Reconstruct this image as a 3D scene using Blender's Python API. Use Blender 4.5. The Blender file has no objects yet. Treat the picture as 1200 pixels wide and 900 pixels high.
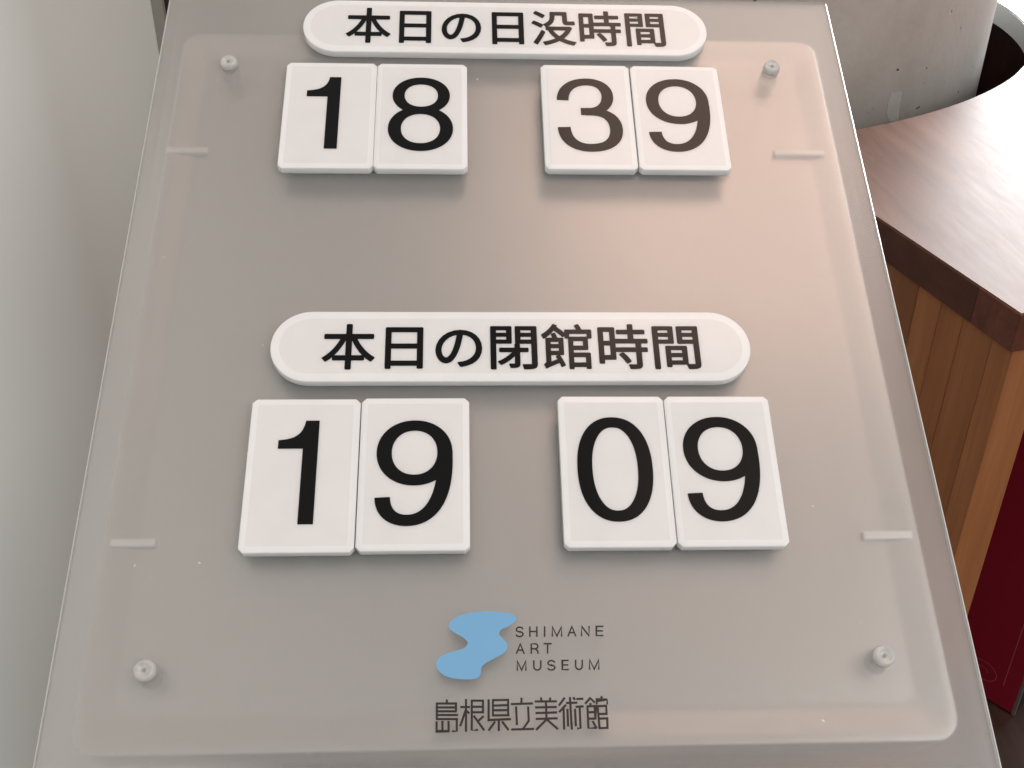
import bpy, bmesh, math, random
from mathutils import Vector, Matrix
random.seed(7)
scene = bpy.context.scene
COL = scene.collection

# ------------------------------------------------------------------ camera
CAM = Vector((0, 0, 1.42))
F = 1250.0                                             # focal length in photo pixels (1200 px wide)
M = Matrix(((0.99903243, 0.01591648, -0.04099842),     # camera axes in the world (columns)
            (-0.04335407, 0.51307989, -0.85724527),
            (0.00739114, 0.85819327, 0.51327349)))
cam_data = bpy.data.cameras.new('camera')
cam_data.sensor_width = 36.0
cam_data.lens = 36.0 * F / 1200.0
cam_data.clip_start = 0.02
cam_data.clip_end = 200
cam = bpy.data.objects.new('camera', cam_data)
COL.objects.link(cam)
cam.matrix_world = Matrix.Translation(CAM) @ M.to_4x4()
scene.camera = cam

# ------------------------------------------------------------------ light
world = bpy.data.worlds.new('World')
scene.world = world
world.use_nodes = True
bg = world.node_tree.nodes['Background']
bg.inputs[0].default_value = (1.0, 0.985, 0.965, 1)
bg.inputs[1].default_value = 0.44

def area(name, rel, size, size_y, power, color, aim):
    d = bpy.data.lights.new(name, 'AREA')
    d.shape = 'RECTANGLE'
    d.size, d.size_y, d.energy, d.color = size, size_y, power, color
    o = bpy.data.objects.new(name, d)
    COL.objects.link(o)
    o.location = CAM + Vector(rel)
    o.rotation_euler = (Vector(aim) - Vector(rel)).to_track_quat('-Z', 'Y').to_euler()
    return o
area('overhead_light', (0.86, 0.92, 2.0), 1.2, 1.1, 13.0, (1.0, 0.66, 0.52), (0.86, 0.92, 0.0))
area('overhead_light', (1.05, -0.35, 2.0), 1.2, 1.1, 1.8, (1.0, 0.74, 0.63), (1.05, -0.35, 0.0))
area('overhead_light', (-0.35, -1.35, 2.0), 1.6, 1.6, 2.5, (0.97, 1.0, 0.98), (-0.35, -1.35, 0.0))  # added overhead fill that brightens the sign's lower left, no known lamp
area('fill_lamp', (2.2, -1.4, 1.75), 2.6, 2.0, 46, (1.0, 0.99, 0.97), (0.0, 0.4, -0.3))  # added fill from behind right for tiles and wall, no known lamp
area('window_light', (3.0, 4.6, 0.6), 3.4, 1.6, 380, (0.95, 0.98, 1.0), (0.4, 1.2, 0.6))

scene.view_settings.view_transform = 'Standard'
scene.view_settings.look = 'None'
scene.view_settings.exposure = 0
scene.view_settings.gamma = 1
scene.view_settings.use_curve_mapping = False
scene.cycles.transparent_max_bounces = 8
scene.cycles.max_bounces = 7
scene.cycles.diffuse_bounces = 3
scene.cycles.glossy_bounces = 3
scene.cycles.transmission_bounces = 6
scene.cycles.adaptive_threshold = 0.02

# ------------------------------------------------------------------ sign frame (u right, v up the slope, n out of the sheet)
B = Matrix(((0.9999, 0.0084, 0.0140), (0.0, 0.8577, -0.5142), (-0.0163, 0.5141, 0.8576)))
D = 0.44823                                            # camera's distance from the sheet's front
ORIGIN = CAM - (B @ Vector((0, 0, D)))
SIGN = Matrix.Translation(ORIGIN) @ B.to_4x4()

def ray(px, py):
    return M @ Vector(((px - 600) / F, -(py - 450) / F, -1))
def uv(px, py, n=0.0):                                 # photo pixel -> point of the sign's plane
    d = B.transposed() @ ray(px, py)
    t = (n - D) / d.z
    return (d.x * t, d.y * t)
def at_z(px, py, z):                                   # photo pixel -> point at height z
    d = ray(px, py)
    return CAM + d * ((z - CAM.z) / d.z)

# ------------------------------------------------------------------ materials
def mat(name):
    m = bpy.data.materials.new(name)
    m.use_nodes = True
    nt = m.node_tree
    return m, nt, nt.nodes['Principled BSDF']
def setp(p, **k):
    for a, b in k.items():
        p.inputs[a.replace('_', ' ')].default_value = b
def node(nt, t, **k):
    n = nt.nodes.new(t)
    for a, b in k.items():
        if a.startswith('i_'):
            n.inputs[a[2:].replace('_', ' ')].default_value = b
        else:
            setattr(n, a, b)
    return n
def ramp(nt, src, stops):
    r = nt.nodes.new('ShaderNodeValToRGB')
    while len(r.color_ramp.elements) < len(stops):
        r.color_ramp.elements.new(0.5)
    for e, (pos, c) in zip(r.color_ramp.elements, stops):
        e.position = pos
        e.color = (*c, 1) if len(c) == 3 else c
    nt.links.new(src, r.inputs[0])
    return r
def coords(nt, scale=(1, 1, 1), rot=(0, 0, 0)):
    tc = nt.nodes.new('ShaderNodeTexCoord')
    mp = nt.nodes.new('ShaderNodeMapping')
    mp.inputs['Scale'].default_value = scale
    mp.inputs['Rotation'].default_value = rot
    nt.links.new(tc.outputs['Object'], mp.inputs['Vector'])
    return mp.outputs['Vector']
def bump(nt, p, src, strength, dist):
    b = node(nt, 'ShaderNodeBump', i_Strength=strength, i_Distance=dist)
    nt.links.new(src, b.inputs['Height'])
    nt.links.new(b.outputs['Normal'], p.inputs['Normal'])

def make_mats():
    R = {}
    # satin silver back tray
    m, nt, p = mat('satin_silver')
    setp(p, Metallic=1.0, Roughness=0.36, Base_Color=(0.53, 0.495, 0.472, 1))
    v = coords(nt, (900, 900, 900))
    n = node(nt, 'ShaderNodeTexNoise', i_Scale=1.0, i_Detail=2.0)
    nt.links.new(v, n.inputs['Vector'])
    bump(nt, p, n.outputs['Fac'], 0.05, 0.0004)
    v2 = coords(nt, (9, 9, 9))
    n2 = node(nt, 'ShaderNodeTexNoise', i_Scale=1.0, i_Detail=4.0)
    nt.links.new(v2, n2.inputs['Vector'])
    mr = node(nt, 'ShaderNodeMapRange', i_To_Min=0.32, i_To_Max=0.41)
    nt.links.new(n2.outputs['Fac'], mr.inputs['Value'])
    nt.links.new(mr.outputs[0], p.inputs['Roughness'])
    R['silver'] = m
    # hazy clear acrylic sheet
    m, nt, p = mat('hazy_acrylic')
    setp(p, Base_Color=(0.95, 0.945, 0.935, 1), IOR=1.49, Roughness=0.17)
    p.inputs['Transmission Weight'].default_value = 0.86
    v = coords(nt, (14, 14, 14))
    n = node(nt, 'ShaderNodeTexNoise', i_Scale=1.0, i_Detail=5.0)
    nt.links.new(v, n.inputs['Vector'])
    mr = node(nt, 'ShaderNodeMapRange', i_To_Min=0.23, i_To_Max=0.28)
    nt.links.new(n.outputs['Fac'], mr.inputs['Value'])
    nt.links.new(mr.outputs[0], p.inputs['Roughness'])
    R['sheet'] = m
    # polished sheet edge
    m, nt, p = mat('polished_acrylic_edge')
    setp(p, Base_Color=(0.60, 0.60, 0.58, 1), Roughness=0.2)
    R['edge'] = m
    # white acrylic of tiles and plates
    m, nt, p = mat('white_acrylic')
    setp(p, Base_Color=(0.80, 0.79, 0.79, 1), Roughness=0.13, IOR=1.49)
    p.inputs['Subsurface Weight'].default_value = 0.8
    p.inputs['Subsurface Radius'].default_value = (1.0, 0.95, 0.9)
    p.inputs['Subsurface Scale'].default_value = 0.004
    v = coords(nt, (60, 60, 60))
    n = node(nt, 'ShaderNodeTexNoise', i_Scale=1.0, i_Detail=6.0)
    nt.links.new(v, n.inputs['Vector'])
    r = ramp(nt, n.outputs['Fac'], [(0.3, (0.79, 0.78, 0.785)), (0.7, (0.815, 0.805, 0.81))])
    nt.links.new(r.outputs[0], p.inputs['Base Color'])
    mr = node(nt, 'ShaderNodeMapRange', i_To_Min=0.09, i_To_Max=0.18)
    nt.links.new(n.outputs['Fac'], mr.inputs['Value'])
    nt.links.new(mr.outputs[0], p.inputs['Roughness'])
    R['white'] = m
    m2_ = m.copy()
    m2_.name = 'white_acrylic_edge_glow'
    rr_ = [n for n in m2_.node_tree.nodes if n.type == 'VALTORGB'][0].color_ramp.elements
    rr_[0].color = (0.85, 0.85, 0.86, 1)
    rr_[1].color = (0.87, 0.87, 0.88, 1)
    R['edge_glow'] = m2_
    m, nt, p = mat('black_print')
    setp(p, Base_Color=(0.003, 0.0025, 0.0025, 1), Roughness=0.12, IOR=1.34)
    R['black'] = m
    m, nt, p = mat('dark_print_on_sheet')
    setp(p, Base_Color=(0.020, 0.014, 0.013, 1), Roughness=0.4)
    R['print'] = m
    m, nt, p = mat('blue_print')
    setp(p, Base_Color=(0.185, 0.42, 0.68, 1), Roughness=0.35)
    R['blue'] = m
    m, nt, p = mat('clear_plastic')
    setp(p, Base_Color=(1.0, 1.0, 0.985, 1), Roughness=0.04, IOR=1.47)
    p.inputs['Transmission Weight'].default_value = 0.6
    R['clear'] = m
    m, nt, p = mat('milky_plastic')
    setp(p, Base_Color=(0.74, 0.72, 0.69, 1), Roughness=0.3)
    p.inputs['Transmission Weight'].default_value = 0.0
    out = nt.nodes['Material Output']
    tr = nt.nodes.new('ShaderNodeBsdfTransparent')
    mx = node(nt, 'ShaderNodeMixShader', i_Fac=0.35)
    nt.links.new(tr.outputs[0], mx.inputs[1])
    nt.links.new(p.outputs[0], mx.inputs[2])
    nt.links.new(mx.outputs[0], out.inputs[0])
    R['milky'] = m
    m, nt, p = mat('pale_tab')
    setp(p, Base_Color=(0.88, 0.86, 0.83, 1), Roughness=0.4, Metallic=0.55)
    R['tab'] = m
    # off-white painted wall
    m, nt, p = mat('painted_wall')
    setp(p, Roughness=0.6)
    v = coords(nt, (2.2, 2.2, 2.2))
    n = node(nt, 'ShaderNodeTexNoise', i_Scale=1.0, i_Detail=6.0)
    nt.links.new(v, n.inputs['Vector'])
    r = ramp(nt, n.outputs['Fac'], [(0.3, (0.77, 0.80, 0.765)), (0.7, (0.80, 0.825, 0.79))])
    nt.links.new(r.outputs[0], p.inputs['Base Color'])
    n2 = node(nt, 'ShaderNodeTexNoise', i_Scale=260.0, i_Detail=3.0)
    nt.links.new(coords(nt), n2.inputs['Vector'])
    bump(nt, p, n2.outputs['Fac'], 0.06, 0.001)
    R['wall'] = m
    m, nt, p = mat('grey_trim')
    setp(p, Base_Color=(0.30, 0.285, 0.26, 1), Roughness=0.5)
    R['trim'] = m
    m, nt, p = mat('pale_lit_lip')
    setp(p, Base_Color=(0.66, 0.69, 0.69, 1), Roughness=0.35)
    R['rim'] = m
    m, nt, p = mat('near_black')
    setp(p, Base_Color=(0.02, 0.014, 0.01, 1), Roughness=0.7)
    R['dark'] = m
    # concrete
    m, nt, p = mat('cast_concrete')
    setp(p, Roughness=0.72)
    vc = coords(nt)
    n = node(nt, 'ShaderNodeTexNoise', i_Scale=2.3, i_Detail=8.0, i_Roughness=0.6)
    nt.links.new(vc, n.inputs['Vector'])
    r = ramp(nt, n.outputs['Fac'], [(0.25, (0.45, 0.41, 0.37)), (0.5, (0.54, 0.50, 0.46)), (0.75, (0.62, 0.59, 0.545))])
    vs = coords(nt, (5, 5, 3.5))
    n2 = node(nt, 'ShaderNodeTexNoise', i_Scale=2.0, i_Detail=8.0, i_Roughness=0.7)
    nt.links.new(vs, n2.inputs['Vector'])
    mul = node(nt, 'ShaderNodeMixRGB', blend_type='OVERLAY', i_Fac=0.22)
    nt.links.new(r.outputs[0], mul.inputs[1])
    nt.links.new(n2.outputs['Fac'], mul.inputs[2])
    vo = node(nt, 'ShaderNodeTexVoronoi', i_Scale=30.0)
    vw = coords(nt, (1.0, 1.0, 1.7))
    nd = node(nt, 'ShaderNodeTexNoise', i_Scale=40.0, i_Detail=3.0)
    nt.links.new(vw, nd.inputs['Vector'])
    mad = node(nt, 'ShaderNodeVectorMath', operation='MULTIPLY_ADD')
    mad.inputs[1].default_value = (0.045, 0.045, 0.03)
    nt.links.new(nd.outputs['Color'], mad.inputs[0])
    nt.links.new(vw, mad.inputs[2])
    nt.links.new(mad.outputs[0], vo.inputs['Vector'])
    gate = node(nt, 'ShaderNodeSeparateColor')
    nt.links.new(vo.outputs['Color'], gate.inputs[0])
    rad = node(nt, 'ShaderNodeMapRange', i_From_Min=0.62, i_From_Max=1.0, i_To_Min=0.0, i_To_Max=0.19)
    nt.links.new(gate.outputs[0], rad.inputs['Value'])
    less = node(nt, 'ShaderNodeMath', operation='SUBTRACT')
    nt.links.new(rad.outputs[0], less.inputs[0])
    nt.links.new(vo.outputs['Distance'], less.inputs[1])
    pit = node(nt, 'ShaderNodeMapRange', i_From_Min=0.0, i_From_Max=0.05)
    nt.links.new(less.outputs[0], pit.inputs['Value'])
    mp = node(nt, 'ShaderNodeMixRGB', i_Color2=(0.09, 0.08, 0.07, 1))
    nt.links.new(pit.outputs[0], mp.inputs[0])
    nt.links.new(mul.outputs[0], mp.inputs[1])
    nt.links.new(mp.outputs[0], p.inputs['Base Color'])
    nf = node(nt, 'ShaderNodeTexNoise', i_Scale=90.0, i_Detail=6.0)
    nt.links.new(vc, nf.inputs['Vector'])
    hs = node(nt, 'ShaderNodeMath', operation='MULTIPLY_ADD')
    hs.inputs[1].default_value = -4.0
    nt.links.new(pit.outputs[0], hs.inputs[0])
    nt.links.new(nf.outputs['Fac'], hs.inputs[2])
    bump(nt, p, hs.outputs[0], 0.35, 0.0015)
    R['concrete'] = m
    # woods
    def wood(name, dark, mid, light, rough, spec=0.5, grain=(90, 90, 4), rnd=0.25, coat=0.0):
        m, nt, p = mat(name)
        setp(p, Roughness=rough)
        v = coords(nt, grain)
        oi = nt.nodes.new('ShaderNodeObjectInfo')
        ad = node(nt, 'ShaderNodeVectorMath', operation='ADD')
        sc = node(nt, 'ShaderNodeVectorMath', operation='SCALE')
        sc.inputs['Scale'].default_value = 37.0
        cx = nt.nodes.new('ShaderNodeCombineXYZ')
        nt.links.new(oi.outputs['Random'], cx.inputs[0])
        nt.links.new(oi.outputs['Random'], cx.inputs[1])
        nt.links.new(cx.outputs[0], sc.inputs[0])
        nt.links.new(v, ad.inputs[0])
        nt.links.new(sc.outputs[0], ad.inputs[1])
        n = node(nt, 'ShaderNodeTexNoise', i_Scale=0.35, i_Detail=5.0, i_Roughness=0.6, i_Distortion=0.6)
        nt.links.new(ad.outputs[0], n.inputs['Vector'])
        n2 = node(nt, 'ShaderNodeTexNoise', i_Scale=3.0, i_Detail=6.0, i_Roughness=0.65)
        nt.links.new(ad.outputs[0], n2.inputs['Vector'])
        mx = node(nt, 'ShaderNodeMath', operation='MULTIPLY_ADD')
        mx.inputs[1].default_value = 0.45
        nt.links.new(n2.outputs['Fac'], mx.inputs[0])
        nt.links.new(n.outputs['Fac'], mx.inputs[2])
        r = ramp(nt, mx.outputs[0], [(0.50, dark), (0.74, mid), (0.95, light)])
        mr = node(nt, 'ShaderNodeMapRange', i_To_Min=1 - rnd, i_To_Max=1 + rnd)
        nt.links.new(oi.outputs['Random'], mr.inputs['Value'])
        mu = node(nt, 'ShaderNodeVectorMath', operation='SCALE')
        nt.links.new(r.outputs[0], mu.inputs[0])
        nt.links.new(mr.outputs[0], mu.inputs['Scale'])
        nt.links.new(mu.outputs[0], p.inputs['Base Color'])
        p.inputs['Coat Weight'].default_value = coat
        bump(nt, p, n2.outputs['Fac'], 0.12, 0.0006)
        rr = node(nt, 'ShaderNodeMapRange', i_To_Min=rough - 0.05, i_To_Max=rough + 0.09)
        nt.links.new(n2.outputs['Fac'], rr.inputs['Value'])
        nt.links.new(rr.outputs[0], p.inputs['Roughness'])
        return m
    R['top'] = wood('dark_walnut_top', (0.13, 0.066, 0.047), (0.20, 0.105, 0.075), (0.27, 0.15, 0.105), 0.50, grain=(45, 5, 45), rnd=0.12)
    R['edgewood'] = wood('dark_walnut_edge', (0.075, 0.023, 0.014), (0.11, 0.036, 0.022), (0.15, 0.055, 0.034), 0.34, grain=(60, 5, 60), rnd=0.3)
    R['leg'] = wood('brown_plank', (0.25, 0.092, 0.033), (0.33, 0.125, 0.046), (0.42, 0.17, 0.067), 0.42, grain=(50, 50, 3), rnd=0.2)
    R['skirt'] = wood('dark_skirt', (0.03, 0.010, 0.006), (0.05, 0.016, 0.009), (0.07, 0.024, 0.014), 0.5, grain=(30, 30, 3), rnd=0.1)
    R['floor'] = wood('dark_floor_boards', (0.030, 0.012, 0.008), (0.052, 0.021, 0.014), (0.08, 0.034, 0.023), 0.62, grain=(25, 2.5, 25), rnd=0.25)
    m, nt, p = mat('dark_red_print')
    setp(p, Base_Color=(0.33, 0.012, 0.032, 1), Roughness=0.38)
    R['red'] = m
    m, nt, p = mat('pink_line')
    setp(p, Base_Color=(0.60, 0.13, 0.17, 1), Roughness=0.4)
    R['pink'] = m
    m, nt, p = mat('silver_edging')
    setp(p, Base_Color=(0.55, 0.53, 0.5, 1), Roughness=0.3, Metallic=0.8)
    R['rail'] = m
    m, nt, p = mat('post_metal')
    setp(p, Base_Color=(0.5, 0.49, 0.47, 1), Roughness=0.35, Metallic=1.0)
    R['post'] = m
    m, nt, p = mat('pale_glare')
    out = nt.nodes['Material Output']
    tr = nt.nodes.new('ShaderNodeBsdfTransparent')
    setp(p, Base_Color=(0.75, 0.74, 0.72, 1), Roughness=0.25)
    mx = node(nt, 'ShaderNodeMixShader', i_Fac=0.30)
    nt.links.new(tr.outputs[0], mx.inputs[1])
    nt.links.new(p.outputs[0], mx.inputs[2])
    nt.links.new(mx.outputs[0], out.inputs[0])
    R['glare'] = m
    return R
MAT = make_mats()

# ------------------------------------------------------------------ mesh helpers
def link(name, me, material, parent=None, matrix=None, smooth=False):
    o = bpy.data.objects.new(name, me)
    COL.objects.link(o)
    if material:
        me.materials.append(material)
    if parent is not None:
        o.parent = parent
    if matrix is not None:
        o.matrix_local = matrix
    if smooth:
        for f in me.polygons:
            f.use_smooth = True
    return o
def from_bm(bm, name):
    me = bpy.data.meshes.new(name)
    bmesh.ops.recalc_face_normals(bm, faces=bm.faces)
    bm.to_mesh(me)
    bm.free()
    return me
def empty(name, label, cat, matrix, group=None):
    o = bpy.data.objects.new(name, None)
    COL.objects.link(o)
    o.empty_display_size = 0.02
    o.matrix_world = matrix
    o['label'] = label
    o['category'] = cat
    if group:
        o['group'] = group
    return o
def rrect(u0, u1, v0, v1, r, seg):                     # rounded (seg=1: cut-corner) rectangle, counter-clockwise
    pts = []
    r = max(r, 1e-5)
    for cx, cy, a0 in ((u1 - r, v0 + r, -90), (u1 - r, v1 - r, 0), (u0 + r, v1 - r, 90), (u0 + r, v0 + r, 180)):
        for k in range(seg + 1):
            a = math.radians(a0 + 90.0 * k / seg)
            pts.append((cx + r * math.cos(a), cy + r * math.sin(a)))
    return pts
def loft(loops, cap0=True, cap1=True):                 # loops of (pts2d, n) with equal counts
    bm = bmesh.new()
    rings = [[bm.verts.new((x, y, n)) for x, y in pts] for pts, n in loops]
    for a, b in zip(rings, rings[1:]):
        for i in range(len(a)):
            j = (i + 1) % len(a)
            bm.faces.new((a[i], a[j], b[j], b[i]))
    if cap0:
        bm.faces.new(list(reversed(rings[0])))
    if cap1:
        bm.faces.new(rings[-1])
    return bm
def box_bm(x0, x1, y0, y1, z0, z1, bev=0.0):
    bm = bmesh.new()
    bmesh.ops.create_cube(bm, size=1, matrix=Matrix.Translation(((x0 + x1) / 2, (y0 + y1) / 2, (z0 + z1) / 2)) @ Matrix.Diagonal((x1 - x0, y1 - y0, z1 - z0, 1)))
    if bev:
        bmesh.ops.bevel(bm, geom=bm.edges[:], offset=bev, segments=2, affect='EDGES', profile=0.6)
    return bm
def lathe(profile, seg=32, caps=True):
    bm = bmesh.new()
    rings = []
    for r, n in profile:
        rings.append([bm.verts.new((r * math.cos(2 * math.pi * k / seg), r * math.sin(2 * math.pi * k / seg), n)) for k in range(seg)])
    for a, b in zip(rings, rings[1:]):
        for i in range(seg):
            j = (i + 1) % seg
            bm.faces.new((a[i], a[j], b[j], b[i]))
    if caps:
        bm.faces.new(list(reversed(rings[0])))
        bm.faces.new(rings[-1])
    return bm
def bez(p0, p1, p2, p3, n=18):
    out = []
    for k in range(n + 1):
        t = k / n
        s = 1 - t
        out.append((s**3*p0[0] + 3*s*s*t*p1[0] + 3*s*t*t*p2[0] + t**3*p3[0], s**3*p0[1] + 3*s*s*t*p1[1] + 3*s*t*t*p2[1] + t**3*p3[1]))
    return out
def stroke(bm, pts, wv, wh, z, closed=False):          # flat ribbon; wv = width of upright strokes, wh = of level ones
    n = len(pts)
    L, R_ = [], []
    for i in range(n):
        if closed:
            a, b = pts[i - 1], pts[(i + 1) % n]
        else:
            a, b = pts[max(i - 1, 0)], pts[min(i + 1, n - 1)]
        dx, dy = b[0] - a[0], b[1] - a[1]
        l = math.hypot(dx, dy) or 1
        nx, ny = -dy / l, dx / l
        k = 1.0
        if not closed and 0 < i < n - 1:               # mitre
            d1 = (pts[i][0] - a[0], pts[i][1] - a[1])
            l1 = math.hypot(*d1) or 1
            k = 1 / max(0.5, abs(nx * -d1[1] / l1 + ny * d1[0] / l1))
        L.append(bm.verts.new((pts[i][0] + nx * wv / 2 * k, pts[i][1] + ny * wh / 2 * k, z)))
        R_.append(bm.verts.new((pts[i][0] - nx * wv / 2 * k, pts[i][1] - ny * wh / 2 * k, z)))
    for i in range(n if closed else n - 1):
        j = (i + 1) % n
        bm.faces.new((R_[i], R_[j], L[j], L[i]))

# ------------------------------------------------------------------ floor and wall
FLOOR = bpy.data.objects.new('floor', None)
COL.objects.link(FLOOR)
FLOOR['kind'] = 'structure'
FLOOR['label'] = 'dark brown wooden board floor'
sub = link('subfloor', from_bm(box_bm(-12, 12, -8, 16, -0.1, -0.012), 'subfloor'), MAT['dark'], FLOOR)
brd = from_bm(box_bm(-0.089, 0.089, -0.95, 0.95, -0.012, 0.0, 0.0015), 'floor_board')
brd.materials.append(MAT['floor'])
k = 0
for ix in range(-4, 20):
    for iy in range(-1, 3):
        o = bpy.data.objects.new('floor_board', brd)
        COL.objects.link(o)
        o.parent = FLOOR
        o.location = (ix * 0.18, iy * 1.902 + (ix % 3) * 0.6, 0)

WALLX = CAM.x - 0.35
WY = 0.35 / math.tan(math.radians(15.45))
wall = link('wall', from_bm(box_bm(WALLX - 0.10, WALLX, -0.9, WY, 0, 2.6), 'wall'), MAT['wall'])
wall['kind'] = 'structure'
wall['label'] = 'smooth off-white painted wall beside the sign'
link('corner_trim', from_bm(box_bm(WALLX - 0.10, WALLX + 0.0125, WY, WY + 0.03, 0, 2.6), 'corner_trim'), MAT['trim'], wall)
link('dark_gap', from_bm(box_bm(WALLX + 0.0125, WALLX + 0.019, WY + 0.01, WY + 0.03, 0, 2.6), 'dark_gap'), MAT['dark'], wall)  # shade of the dark gap put in as an added near-black strip

# ------------------------------------------------------------------ concrete column
S7 = 0.7                                               # counter top 0.42 m below the camera
CX, CY, RH, RC = 0.124 * S7, 3.1174 * S7, 1.3633 * S7, 1.2625 * S7
ZT = CAM.z - 0.42
TH = 0.0368
bm = bmesh.new()
bmesh.ops.create_cone(bm, cap_ends=True, segments=160, radius1=RC, radius2=RC, depth=3.0, matrix=Matrix.Translation((0, 0, 1.5)))
column = link('concrete_column', from_bm(bm, 'concrete_column'), None)
column.location = (CX, CY, 0)
column.data.materials.append(MAT['concrete'])
for f in column.data.polygons:
    f.use_smooth = len(f.vertices) == 4
column['label'] = 'thick round grey cast concrete column rising through the counter'
column['category'] = 'column'
# glare spot on the column, painted as a pale translucent patch
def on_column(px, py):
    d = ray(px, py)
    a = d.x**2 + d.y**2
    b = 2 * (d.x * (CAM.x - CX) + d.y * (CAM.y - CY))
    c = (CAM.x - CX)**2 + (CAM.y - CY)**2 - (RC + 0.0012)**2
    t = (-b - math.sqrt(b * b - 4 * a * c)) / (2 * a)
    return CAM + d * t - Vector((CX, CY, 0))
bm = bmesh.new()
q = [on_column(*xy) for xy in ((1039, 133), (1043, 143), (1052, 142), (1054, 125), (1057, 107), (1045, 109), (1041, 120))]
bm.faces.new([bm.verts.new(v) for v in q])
link('glare_patch', from_bm(bm, 'glare_patch'), MAT['glare'], column)

# ------------------------------------------------------------------ wooden counter
D1 = Vector((-0.2218, 0.9751, 0)).normalized()
D2 = Vector((D1.y, -D1.x, 0))
P0 = Vector((0.688 * S7, 1.1537 * S7, 0))
counter = empty('wooden_counter', 'dark walnut counter top on lighter brown plank end, cut round the column', 'counter', Matrix.Translation(P0))
def loc(p):                                            # world xy -> counter-local xy
    return (p[0] - P0.x, p[1] - P0.y)
t = 0.0
while math.hypot(P0.x + D1.x * t - CX, P0.y + D1.y * t - CY) > RH:
    t += 0.002
pi = P0 + D1 * t
a0 = math.atan2(pi.y - CY, pi.x - CX)
arc = [(CX + RH * math.cos(a0 + (math.radians(105) - a0) * k / 90), CY + RH * math.sin(a0 + (math.radians(105) - a0) * k / 90)) for k in range(91)]
outer = [(CX - 0.25, CY + 2.0), (CX + 2.2, CY + 1.8), (P0.x + D2.x * 2.3, P0.y + D2.y * 2.3), (P0.x, P0.y)]
poly = [loc(p) for p in arc + outer]
bm = bmesh.new()
bot = [bm.verts.new((x, y, ZT - TH)) for x, y in poly]
top = [bm.verts.new((x, y, ZT)) for x, y in poly]
nv = len(poly)
for i in range(nv):
    j = (i + 1) % nv
    bm.faces.new((bot[i], bot[j], top[j], top[i]))
bm.faces.new(top)
bm.faces.new(list(reversed(bot)))
bmesh.ops.triangulate(bm, faces=[f for f in bm.faces if len(f.verts) > 4])
slab = link('counter_top', from_bm(bm, 'counter_top'), MAT['top'], counter)
# edge pieces along the two straight sides
ZR = math.atan2(D1.y, D1.x)
def side_frame(d, off=(0, 0)):
    x = d.normalized()
    y = Vector((0, 0, 1)).cross(x)
    return Matrix(((x.x, y.x, 0, off[0]), (x.y, y.y, 0, off[1]), (0, 0, 1, 0), (0, 0, 0, 1)))
def along(px, py, z):
    return (at_z(px, py, z) - P0).dot(D1)
joint = along(1145, 336, ZT)
for a, b in ((0.0, joint), (joint + 0.0004, t - 0.01)):
    link('edge_piece', from_bm(box_bm(a, b, -0.0005, 0.0018, ZT - TH - 0.0008, ZT - 0.0012, 0.0006), 'edge_piece'), MAT['edgewood'], counter, side_frame(D1))
link('edge_piece', from_bm(box_bm(-0.0015, 2.28, -0.0018, 0.0005, ZT - TH - 0.0008, ZT - 0.0012, 0.0006), 'edge_piece'), MAT['edgewood'], counter, side_frame(D2))
# plank end panel
ZB = ZT - TH
seams = [0.0, along(1155, 394, ZB), along(1118, 370, ZB), along(1090, 352, ZB), along(1062, 333, ZB), t + 0.02]
for a, b in zip(seams, seams[1:]):
    link('plank', from_bm(box_bm(a + 0.0003, b - 0.0003, -0.0415 + random.uniform(0, 0.0008), -0.0025 + random.uniform(-0.0006, 0), 0, ZB + 0.001, 0.0008), 'plank'), MAT['leg'], counter, side_frame(D1))
# added pale strip: paints the lit look of the opening's far lip
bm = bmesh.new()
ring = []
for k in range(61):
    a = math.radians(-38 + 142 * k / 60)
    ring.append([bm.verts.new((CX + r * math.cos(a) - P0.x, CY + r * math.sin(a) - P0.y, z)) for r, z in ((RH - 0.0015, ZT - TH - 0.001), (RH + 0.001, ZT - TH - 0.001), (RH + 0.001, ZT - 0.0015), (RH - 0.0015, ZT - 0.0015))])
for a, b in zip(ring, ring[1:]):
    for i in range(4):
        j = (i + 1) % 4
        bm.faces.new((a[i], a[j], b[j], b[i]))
link('lit_lip', from_bm(bm, 'lit_lip'), MAT['rim'], counter)
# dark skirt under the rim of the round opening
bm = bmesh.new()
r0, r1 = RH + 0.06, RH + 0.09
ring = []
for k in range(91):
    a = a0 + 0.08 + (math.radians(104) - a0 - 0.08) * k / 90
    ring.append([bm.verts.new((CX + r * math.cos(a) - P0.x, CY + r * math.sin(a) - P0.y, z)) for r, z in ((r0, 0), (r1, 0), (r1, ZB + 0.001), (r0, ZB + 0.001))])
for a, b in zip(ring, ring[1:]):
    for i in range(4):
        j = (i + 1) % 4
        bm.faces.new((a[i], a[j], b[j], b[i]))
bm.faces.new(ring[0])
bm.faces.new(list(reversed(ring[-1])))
link('inner_skirt', from_bm(bm, 'inner_skirt'), MAT['skirt'], counter)

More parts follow.
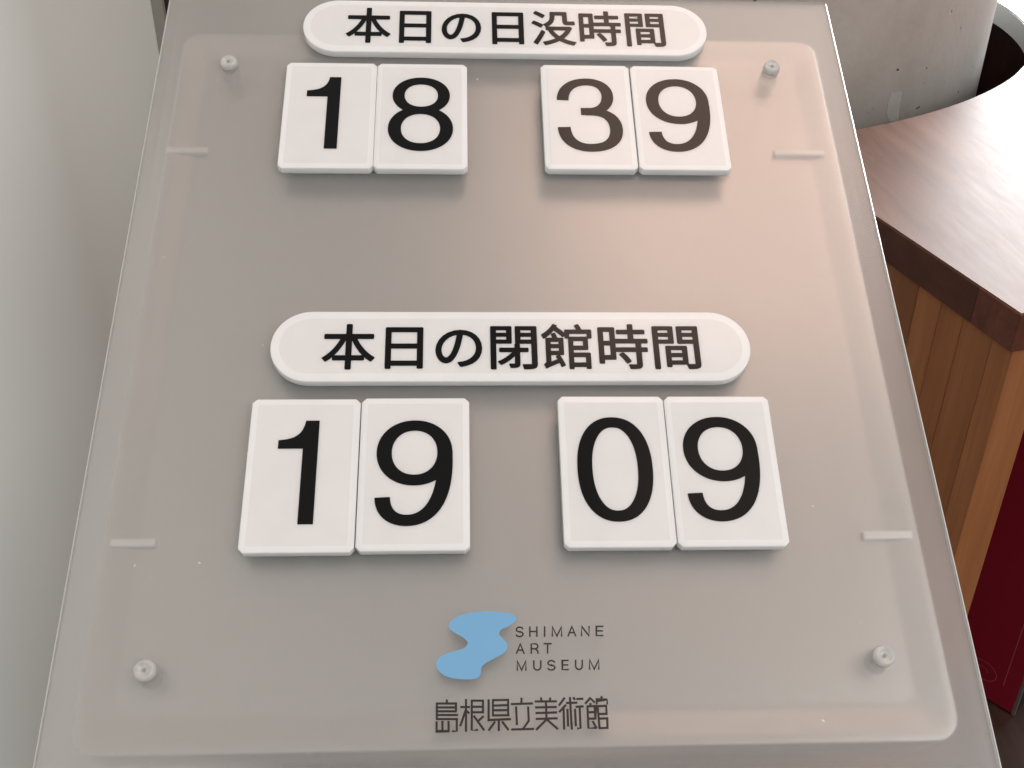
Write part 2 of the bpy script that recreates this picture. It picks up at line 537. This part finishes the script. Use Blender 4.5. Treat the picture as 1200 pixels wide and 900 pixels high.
# ------------------------------------------------------------------ dark red display stand under the counter
c0 = at_z(1185.6, 839, 0.0)
da = Vector((-0.62, 0.785, 0)).normalized()
db = Vector((-da.y, da.x, 0)) * -1
red = empty('display_stand', 'dark red printed display stand with pink line border under the counter', 'display stand', Matrix(((da.x, db.x, 0, c0.x), (da.y, db.y, 0, c0.y), (0, 0, 1, 0), (0, 0, 0, 1))))
link('body', from_bm(box_bm(0, 0.5, 0.006, 0.22, 0.0, 0.78, 0.002), 'body'), MAT['dark'], red)
link('front_panel', from_bm(box_bm(0.003, 0.5, 0.0, 0.0055, 0.004, 0.78, 0.001), 'front_panel'), MAT['red'], red)
link('corner_rail', from_bm(box_bm(-0.003, 0.0025, 0.001, 0.006, 0.001, 0.785, 0.0006), 'corner_rail'), MAT['rail'], red)
link('corner_rail', from_bm(box_bm(-0.004, -0.0002, 0.216, 0.222, 0.001, 0.785, 0.0006), 'corner_rail'), MAT['rail'], red)
bm = bmesh.new()
for pts in ([(0.028, 0.05), (0.028, 0.76)], [(0.11, 0.028), (0.48, 0.028)]):
    stroke(bm, pts, 0.0014, 0.0014, 0)
sw = []
for k in range(46):
    a = math.radians(-60 + k * 13)
    r = 0.034 * (1 - k / 60)
    sw.append((0.066 + r * math.cos(a), 0.055 + 0.8 * r * math.sin(a)))
stroke(bm, sw, 0.0013, 0.0013, 0)
link('line_ornament', from_bm(bm, 'line_ornament'), MAT['pink'], red, Matrix(((1, 0, 0, 0), (0, 0, -1, -0.0006), (0, 1, 0, 0), (0, 0, 0, 1))))

# ------------------------------------------------------------------ the sign board
U0, U1, V0, V1 = -0.1680, 0.2211, 0.0455, 0.5010
sign = empty('sign_board', 'tilted satin silver sign board under a hazy clear acrylic sheet', 'sign', SIGN)
# front sheet
SEG = 6
def ins(i, r=0.0025, seg=SEG):
    return rrect(U0 + i, U1 - i, V0 + i, V1 - i, max(r - i, 0.0006), seg)
sheet_bm = loft([(ins(0.0008), -0.0040), (ins(0.0), -0.0034), (ins(0.0), -0.0009), (ins(0.0008), -0.00022), (ins(0.0072, 0.008), 0.0)])
sheet_me = from_bm(sheet_bm, 'face_sheet')
sheet = link('face_sheet', sheet_me, MAT['sheet'], sign)
sheet_me.materials.append(MAT['edge'])
for f in sheet_me.polygons:
    if len(f.vertices) == 4 and abs(f.normal.z) < 0.99:
        f.material_index = 1
# back tray: outer rim, small bead, soft step down to the inner field
iu0, iu1, iv0, iv1 = -0.1547, 0.2074, 0.0774, 0.4715
def inner(i, r):
    return rrect(iu0 + i, iu1 - i, iv0 + i, iv1 - i, r, SEG)
loops = [(inner(-0.0026, 0.0106), -0.034), (inner(-0.0030, 0.0108), -0.0096), (inner(-0.0029, 0.01075), -0.0092)]
BW, BD, SF = 0.0120, 0.0020, 0.0026                     # band width, drop, softness of its two edges
prof, z = [], 0.0
NS = 40
for k in range(NS + 1):
    x = (BW + 2 * SF) * k / NS - SF
    w = min(1.0, max(0.0, (x + SF) / (2 * SF)), max(0.0, (BW + SF - x) / (2 * SF)))
    w = w * w * (3 - 2 * w)
    prof.append((x, z))
    z += w * (BW + 2 * SF) / NS * BD / BW
for x, dz in prof:
    loops.append((inner(x, 0.0097 - 0.35 * x), -0.0090 - dz))
loops.append((inner(BW + SF + 0.0004, 0.0043), -0.0090 - z))
tray = link('back_tray', from_bm(loft(loops), 'back_tray'), MAT['silver'], sign, smooth=True)
wn = tray.modifiers.new('weighted', 'WEIGHTED_NORMAL')
wn.keep_sharp = False
wn.weight = 100
# small pale mounting tabs lying across the step
for (xa, xb, y) in ((130, 183, 637), (1010, 1068, 628), (196, 244, 178), (906, 965, 181)):
    a = uv(xa, y, -0.0085)
    b = uv(xb, y, -0.0085)
    v = (a[1] + b[1]) / 2
    link('mounting_tab', from_bm(box_bm(a[0], b[0], v - 0.0019, v + 0.0019, -0.0112, -0.0084, 0.0008), 'mounting_tab'), MAT['tab'], sign)
# clear standoff screws
head_me = from_bm(lathe([(0.0030, -0.0005), (0.0044, 0.0), (0.0047, 0.0012), (0.0045, 0.0030), (0.0038, 0.0040), (0.0030, 0.0041), (0.0022, 0.0034), (0.0012, 0.0030), (0.0002, 0.0031)]), 'screw_head')
head_me.materials.append(MAT['clear'])
shaft_me = from_bm(lathe([(0.0050, -0.0112), (0.0048, -0.0062), (0.0044, -0.0054), (0.0044, -0.0041)], caps=False), 'spacer')
shaft_me.materials.append(MAT['milky'])
slot_me = from_bm(box_bm(-0.0007, 0.0007, -0.0007, 0.0007, 0.0026, 0.0034), 'screw_slot')
slot_me.materials.append(MAT['trim'])
for px, py in ((267.5, 71), (905, 77), (168.5, 785), (1037, 768)):
    x, y = uv(px, py, 0.0035)
    h = bpy.data.objects.new('standoff_screw', head_me)
    COL.objects.link(h)
    h.parent = sign
    h.matrix_local = Matrix.Translation((x, y, 0)) @ Matrix.Rotation(random.uniform(0, 3), 4, 'Z')
    for nm, me in (('spacer', shaft_me), ('screw_slot', slot_me)):
        s = bpy.data.objects.new(nm, me)
        COL.objects.link(s)
        s.parent = h
for me in (head_me, shaft_me):
    for f in me.polygons:
        f.use_smooth = True
# post and foot that carry the board
pu = (U0 + U1) / 2
ptop = SIGN @ Vector((pu, 0.26, -0.012))
inv = SIGN.inverted()
post = from_bm(box_bm(ptop.x - 0.03, ptop.x + 0.03, ptop.y - 0.03, ptop.y + 0.03, 0.012, ptop.z - 0.030, 0.004), 'post')
post.transform(inv)
link('post', post, MAT['post'], sign)
base = from_bm(box_bm(ptop.x - 0.17, ptop.x + 0.17, ptop.y - 0.17, ptop.y + 0.17, 0.0, 0.0125, 0.003), 'base_plate')
base.transform(inv)
link('base_plate', base, MAT['post'], sign)

# ------------------------------------------------------------------ print on the sheet
PZ = 0.00008
def px_strokes(name, segs, w, ox, oy, sc, parent, material):
    bm = bmesh.new()
    z = PZ
    for s in segs:
        pts = [uv(ox + x / sc, oy + y / sc) for x, y in s]
        a, b = Vector(pts[0]), Vector(pts[-1])
        d0 = (Vector(pts[0]) - Vector(pts[1])).normalized() * w * 0.32
        d1 = (Vector(pts[-1]) - Vector(pts[-2])).normalized() * w * 0.32
        pts[0] = tuple(a + d0)
        pts[-1] = tuple(b + d1)
        stroke(bm, pts, w, w, z)
        z += 0.000004
    return link(name, from_bm(bm, name), material, parent)
K5 = {
 'a': [[(258,115),(258,150)],[(125,158),(380,158)],[(130,158),(130,355)],[(375,158),(375,250)],[(130,208),(365,208)],[(130,258),(375,258)],[(130,305),(392,305)],[(130,357),(392,357)],[(385,357),(385,512),(335,512)],[(127,395),(127,513),(285,513)],[(202,390),(202,510)],[(280,390),(280,513)]],
 'b': [[(503,110),(503,510)],[(440,203),(545,203)],[(500,240),(432,440)],[(500,245),(540,278)],[(577,122),(720,122),(720,270)],[(577,122),(577,500),(648,495)],[(580,200),(715,200)],[(580,270),(725,270)],[(605,320),(732,495)],[(722,325),(670,372)]],
 'c': [[(848,115),(848,312)],[(848,115),(1042,112),(1042,310)],[(850,185),(1040,178)],[(850,245),(1040,242)],[(848,310),(1050,308)],[(792,115),(792,370),(1070,357)],[(922,370),(922,500)],[(870,395),(797,497)],[(970,395),(1042,492)]],
}
K6 = {
 'd': [[(12,92),(12,150)],[(-115,165),(150,157)],[(-57,205),(-45,425)],[(97,205),(105,380),(35,480)],[(-110,490),(165,483)]],
 'e': [[(262,88),(268,125)],[(380,90),(375,125)],[(190,132),(455,130)],[(195,208),(455,203)],[(200,280),(460,272)],[(202,355),(465,348)],[(325,130),(332,360)],[(325,370),(205,490)],[(345,370),(472,480)]],
 'f': [[(560,90),(495,178)],[(575,180),(500,262)],[(550,205),(558,482)],[(632,85),(655,482)],[(590,152),(718,147)],[(680,85),(690,105)],[(600,235),(608,442)],[(697,235),(707,440)],[(722,100),(795,97)],[(712,200),(798,195)],[(755,200),(768,476),(732,475)]],
 'g': [[(832,155),(890,88),(945,140)],[(893,160),(893,190)],[(855,195),(955,190),(958,350)],[(856,195),(868,473),(965,470)],[(862,270),(955,268)],[(862,352),(960,350)],[(925,390),(970,470)],[(1035,72),(1037,105)],[(975,160),(972,115),(1105,108),(1108,160)],[(985,190),(1010,475)],[(990,192),(1095,188),(1100,290),(1000,292)],[(1005,352),(1108,348),(1112,470),(1010,472)]],
}
for k in 'abc':
    px_strokes('printed_character', K5[k], 0.0009, 500, 810, 10.909, sheet, MAT['print'])
for k in 'defg':
    px_strokes('printed_character', K6[k], 0.0009, 610, 810, 10.909, sheet, MAT['print'])
def arcs(cx, cy, rx, ry, a, b, n=12):
    return [(cx + rx * math.cos(math.radians(a + (b - a) * k / n)), cy - ry * math.sin(math.radians(a + (b - a) * k / n))) for k in range(n + 1)]
def letter(c):                                          # unit box, y down
    if c == 'S':
        return [arcs(.5, .26, .44, .26, 20, 180) [0:] + arcs(.5, .26, .44, .235, 180, 270, 6)[1:] + arcs(.5, .745, .46, .25, 90, -60, 8) + arcs(.5, .745, .48, .255, -70, -160, 8)]
    if c == 'R':
        return [[(0, 1), (0, 0), (.6, 0)] + arcs(.6, .26, .36, .26, 90, -90)[1:] + [(0, .52)], [(.6, .52), (.95, .75), (1, 1)]]
    if c == 'U':
        return [[(0, 0), (0, .6)] + arcs(.5, .62, .5, .38, 180, 360) + [(1, 0)]]
    return {'H': [[(0, 0), (0, 1)], [(1, 0), (1, 1)], [(0, .48), (1, .48)]], 'I': [[(.5, 0), (.5, 1)]],
            'M': [[(0, 1), (0, 0), (.5, 1), (1, 0), (1, 1)]], 'A': [[(0, 1), (.5, 0), (1, 1)], [(.2, .65), (.8, .65)]],
            'N': [[(0, 1), (0, 0), (1, 1), (1, 0)]], 'E': [[(1, 0), (0, 0), (0, 1), (1, 1)], [(0, .49), (.92, .49)]],
            'T': [[(0, 0), (1, 0)], [(.5, 0), (.5, 1)]]}[c]
ROWS = [[('S',534,571,193,240),('H',604,639,192,239),('I',673,683,191,239),('M',717,763,191,238),('A',796,834,190,237),('N',864,901,189,236),('E',938,971,189,235)],
        [('A',537,575,278,325),('R',611,645,277,324),('T',675,711,276,323)],
        [('M',541,584,363,409),('U',624,659,362,408),('S',693,731,361,408),('E',767,797,360,406),('U',834,867,359,405),('M',904,950,357,404)]]
for row in ROWS:
    for c, xa, xb, ya, yb in row:
        segs = [[(xa + x * (xb - xa), ya + y * (yb - ya)) for x, y in s] for s in letter(c)]
        px_strokes('printed_letter', segs, 0.00066, 480, 690, 4.2857, sheet, MAT['print'])
BL = [(600,135),(720,143),(810,155),(855,190),(858,215),(830,250),(770,285),(720,305),(697,335),(700,365),(735,400),(768,440),(772,480),(750,525),(700,560),(620,600),(560,635),(525,675),(520,720),(505,760),(460,782),(370,788),(270,780),(180,755),(120,710),(92,660),(95,615),(130,570),(200,535),(290,510),(360,485),(390,450),(385,420),(340,380),(270,340),(222,300),(213,270),(235,225),(290,185),(370,157),(480,140)]
def catmull(P, n=5):
    out = []
    m = len(P)
    for i in range(m):
        a, b, c, d = P[i - 1], P[i], P[(i + 1) % m], P[(i + 2) % m]
        for k in range(n):
            t = k / n
            out.append(tuple(0.5 * (2*b[j] + (c[j]-a[j])*t + (2*a[j]-5*b[j]+4*c[j]-d[j])*t*t + (3*b[j]-a[j]-3*c[j]+d[j])*t**3) for j in (0, 1)))
    return out
bm = bmesh.new()
bm.faces.new([bm.verts.new((*uv(500 + x / 8.183, 700 + y / 8.183), PZ)) for x, y in catmull(BL)])
bmesh.ops.triangulate(bm, faces=bm.faces[:])
link('logo_emblem', from_bm(bm, 'logo_emblem'), MAT['blue'], sheet)

# stray dust on the sheet: too small to count
bm = bmesh.new()
for k in range(70):
    x, y = random.uniform(U0 + 0.01, U1 - 0.01), random.uniform(V0 + 0.01, V1 - 0.01)
    r = random.uniform(0.00012, 0.00032)
    a = random.uniform(0, 6.28)
    l = r * random.choice((1, 1, 1.3, 3.5))
    q = [(l, 0), (0.5 * l, r * 0.8), (-0.6 * l, r * 0.7), (-l, 0), (-0.4 * l, -r * 0.8), (0.5 * l, -r * 0.6)]
    bm.faces.new([bm.verts.new((x + c * math.cos(a) - d * math.sin(a), y + c * math.sin(a) + d * math.cos(a), 0.00007)) for c, d in q])
dust = link('dust', from_bm(bm, 'dust'), MAT['tab'], sheet)
dust['kind'] = 'stuff'

# ------------------------------------------------------------------ digit tiles
TT = 0.005                                             # tile thickness
TW, THT = 0.0499, 0.0747
def tile_loops(w, h, r, seg, band=0.0030, k=0.5):
    def q(i):
        return rrect(-w/2 + i, w/2 - i, -h/2 + i, h/2 - i, max(r - i * k, 0.0004), seg)
    return [(q(0.0003), 0.00002), (q(0.0), 0.0003), (q(0.0), TT - 0.00065), (q(0.00018), TT - 0.00025), (q(0.0005), TT - 0.00012), (q(band), TT - 0.00003), (q(band + 0.0006), TT)]
def rim(me, n):                                        # paler rim colour paints in the glow of light inside the acrylic edge
    me.materials.append(MAT['edge_glow'])
    for f in me.polygons:
        if f.index < 5 * n:
            f.material_index = 1
tile_me = from_bm(loft(tile_loops(TW, THT, 0.0021, 1)), 'digit_tile')
tile_me.materials.append(MAT['white'])
rim(tile_me, 8)
def ell(cx, cy, rx, ry, e=2.0, n=64):
    out = []
    for k in range(n):
        a = 2 * math.pi * k / n
        c, s = math.cos(a), math.sin(a)
        out.append((cx + rx * math.copysign(abs(c) ** (2 / e), c), cy + ry * math.copysign(abs(s) ** (2 / e), s)))
    return out
def digit_mesh(ch, h):
    bm = bmesh.new()
    wv, wh = 0.133, 0.103
    if ch == '0':
        stroke(bm, ell(.3335, .5, .267, .4485, 2.25, 96), wv, wh, 0, True)
    elif ch == '8':
        stroke(bm, ell(.335, .747, .236, .202, 2.1), wv * 0.94, wh * 0.95, 0, True)
        stroke(bm, ell(.3335, .2975, .267, .2455, 2.1), wv, wh, 0.00004, True)
    elif ch == '9':
        stroke(bm, ell(.333, .686, .266, .2625, 2.1), wv, wh, 0, True)
        pts = [(.6, .70)] + bez((.6, .66), (.615, .29), (.50, .0515), (.275, .0515)) + bez((.275, .0515), (.15, .0515), (.066, .13), (.063, .264))[1:]
        stroke(bm, pts, wv, wh, 0.00004)
    elif ch == '3':
        pts = bez((.063, .69), (.066, .85), (.17, .9485), (.325, .9485)) + bez((.325, .9485), (.455, .9485), (.536, .87), (.536, .75))[1:] + bez((.536, .75), (.536, .62), (.45, .537), (.33, .537))[1:] + [(.246, .537)]
        stroke(bm, pts, wv * 0.93, wh * 0.95, 0)
        pts = [(.30, .535)] + bez((.36, .535), (.52, .53), (.601, .44), (.601, .30)) + bez((.601, .30), (.601, .13), (.49, .0515), (.325, .0515))[1:] + bez((.325, .0515), (.16, .0515), (.063, .16), (.062, .324))[1:]
        stroke(bm, pts, wv, wh, 0.00004)
    elif ch == '1':
        P = [(0, .72), (0, .805)] + bez((0, .805), (.15, .815), (.215, .86), (.235, 1), 10)[1:] + [(.357, 1), (.357, 0), (.222, 0), (.222, .72)]
        bm.faces.new([bm.verts.new((x, y, 0)) for x, y in P])
        bmesh.ops.triangulate(bm, faces=bm.faces[:])
    bmesh.ops.transform(bm, matrix=Matrix.Diagonal((h, h, 1, 1)), verts=bm.verts[:])
    return bm
# (digit, tile centre in mm, turn in degrees, digit box in photo pixels: left, right, top, bottom)
TILES = [('1', -70.288, 403.697, .09, 358.3, 400.2, 90.2, 174.2, 'white tile with a black one, standing directly left of the eight'),
         ('8', -20.286, 403.706, .0, 455.4, 530.8, 90.8, 177.1, 'white tile with a black figure eight under the top title plate'),
         ('3', 70.819, 404.354, -.04, 652.7, 729, 91.9, 177.9, 'white tile with a brownish black three, beside a nine'),
         ('9', 121.354, 404.344, -.2, 758.5, 833, 92.9, 178, 'white tile with a brownish nine, directly right of the three'),
         ('1', -70.676, 192.531, -.04, 323, 374.8, 493, 614.6, 'white tile with a black one, directly left of a nine'),
         ('9', -20.322, 192.912, -.02, 441, 530, 492.7, 616.6, 'white tile with a deep black nine, directly right of a one'),
         ('0', 70.878, 193.600, -.17, 676.2, 765.8, 489, 611.5, 'white tile with a dark oval zero, beside a nine'),
         ('9', 121.162, 193.461, -.13, 801.5, 892.8, 488.6, 611.2, 'white tile with a dark nine, directly right of the oval zero')]
for ch, cu, cv, rot, l, r, tp, bt, label in TILES:
    ang = math.radians(rot)
    o = bpy.data.objects.new('digit_tile', tile_me)
    COL.objects.link(o)
    o.matrix_world = SIGN @ Matrix.Translation((cu / 1000, cv / 1000, 0)) @ Matrix.Rotation(ang, 4, 'Z')
    o['label'] = label
    o['category'] = 'tile'
    o['group'] = 'digit tiles on the sign board'
    xm = (l + r) / 2
    _, vt = uv(xm, tp, TT)
    _, vb = uv(xm, bt, TT)
    h = vt - vb
    if ch == '1':
        ur, _ = uv(r, tp, TT)
        ul = ur - 0.357 * h
    else:
        uc, _ = uv(xm, (tp + bt) / 2, TT)
        ul = uc - 0.3335 * h
        if ch in '39':
            ul += 0.0
    me = from_bm(digit_mesh(ch, h), 'numeral')
    n = link('numeral', me, MAT['black'], o)
    n.matrix_local = Matrix.Rotation(-ang, 4, 'Z') @ Matrix.Translation((ul - cu / 1000, vb - cv / 1000, TT + 0.00006))

# ------------------------------------------------------------------ title plates
def glyph(c):
    cu_ = bpy.data.curves.new('glyph', 'FONT')
    cu_.body = c
    cu_.resolution_u = 6
    ob = bpy.data.objects.new('glyph', cu_)
    COL.objects.link(ob)
    bpy.context.view_layer.update()
    me = bpy.data.meshes.new_from_object(ob.evaluated_get(bpy.context.evaluated_depsgraph_get()))
    bpy.data.objects.remove(ob)
    bpy.data.curves.remove(cu_)
    return me
GL = {}
def title(text, u0, u1, v0, v1, box, label):
    o = link('title_plate', from_bm(loft(tile_loops(u1 - u0, v1 - v0, (v1 - v0) / 2 - 0.0001, 20, 0.0042, 1.0)), 'title_plate'), MAT['white'])
    rim(o.data, 84)
    cx, cy = (u0 + u1) / 2, (v0 + v1) / 2
    o.matrix_world = SIGN @ Matrix.Translation((cx, cy, 0))
    o['label'] = label
    o['category'] = 'sign plate'
    l, r, tp, bt, ymid, xmid = box
    bu0, bu1 = uv(l, ymid, TT)[0], uv(r, ymid, TT)[0]
    bv0, bv1 = uv(xmid, bt, TT)[1], uv(xmid, tp, TT)[1]
    allv = []
    for i, c in enumerate(text):
        if c not in GL:
            GL[c] = glyph(c)
        allv.append([(v.co.x + i * 1.0, v.co.y) for v in GL[c].vertices])
    x0 = min(x for g in allv for x, _ in g); x1 = max(x for g in allv for x, _ in g)
    y0 = min(y for g in allv for _, y in g); y1 = max(y for g in allv for _, y in g)
    rr = 0.017
    sx = (bu1 - bu0) / (x1 - x0 + 2 * rr)
    sy = (bv1 - bv0) / (y1 - y0 + 2 * rr)
    for i, c in enumerate(text):
        bm = bmesh.new()
        faces = [tuple(p.vertices) for p in GL[c].polygons]
        for k in range(9):                             # a slightly heavier weight: the outline swept round a small circle
            dx, dy = (0, 0) if k == 8 else (rr * math.cos(k * math.pi / 4), rr * math.sin(k * math.pi / 4))
            vs = [bm.verts.new(((x + dx + rr - x0) * sx + bu0 - cx, (y + dy + rr - y0) * sy + bv0 - cy, TT + 0.00005 + 0.000003 * k)) for x, y in allv[i]]
            for f in faces:
                try:
                    bm.faces.new([vs[j] for j in f])
                except ValueError:
                    pass
        link('printed_character', from_bm(bm, 'printed_character'), MAT['black'], o)
    return o
title('本日の日没時間', -0.0885, 0.1438, 0.4500, 0.4902, (405.5, 778.5, 11.5, 52.5, 33, 590), 'white rounded title plate reaching over the top rim of the sign')
title('本日の閉館時間', -0.0899, 0.1416, 0.2391, 0.2778, (377.5, 819.5, 379.5, 433, 406, 600), 'white rounded title plate in the middle of the sign board')
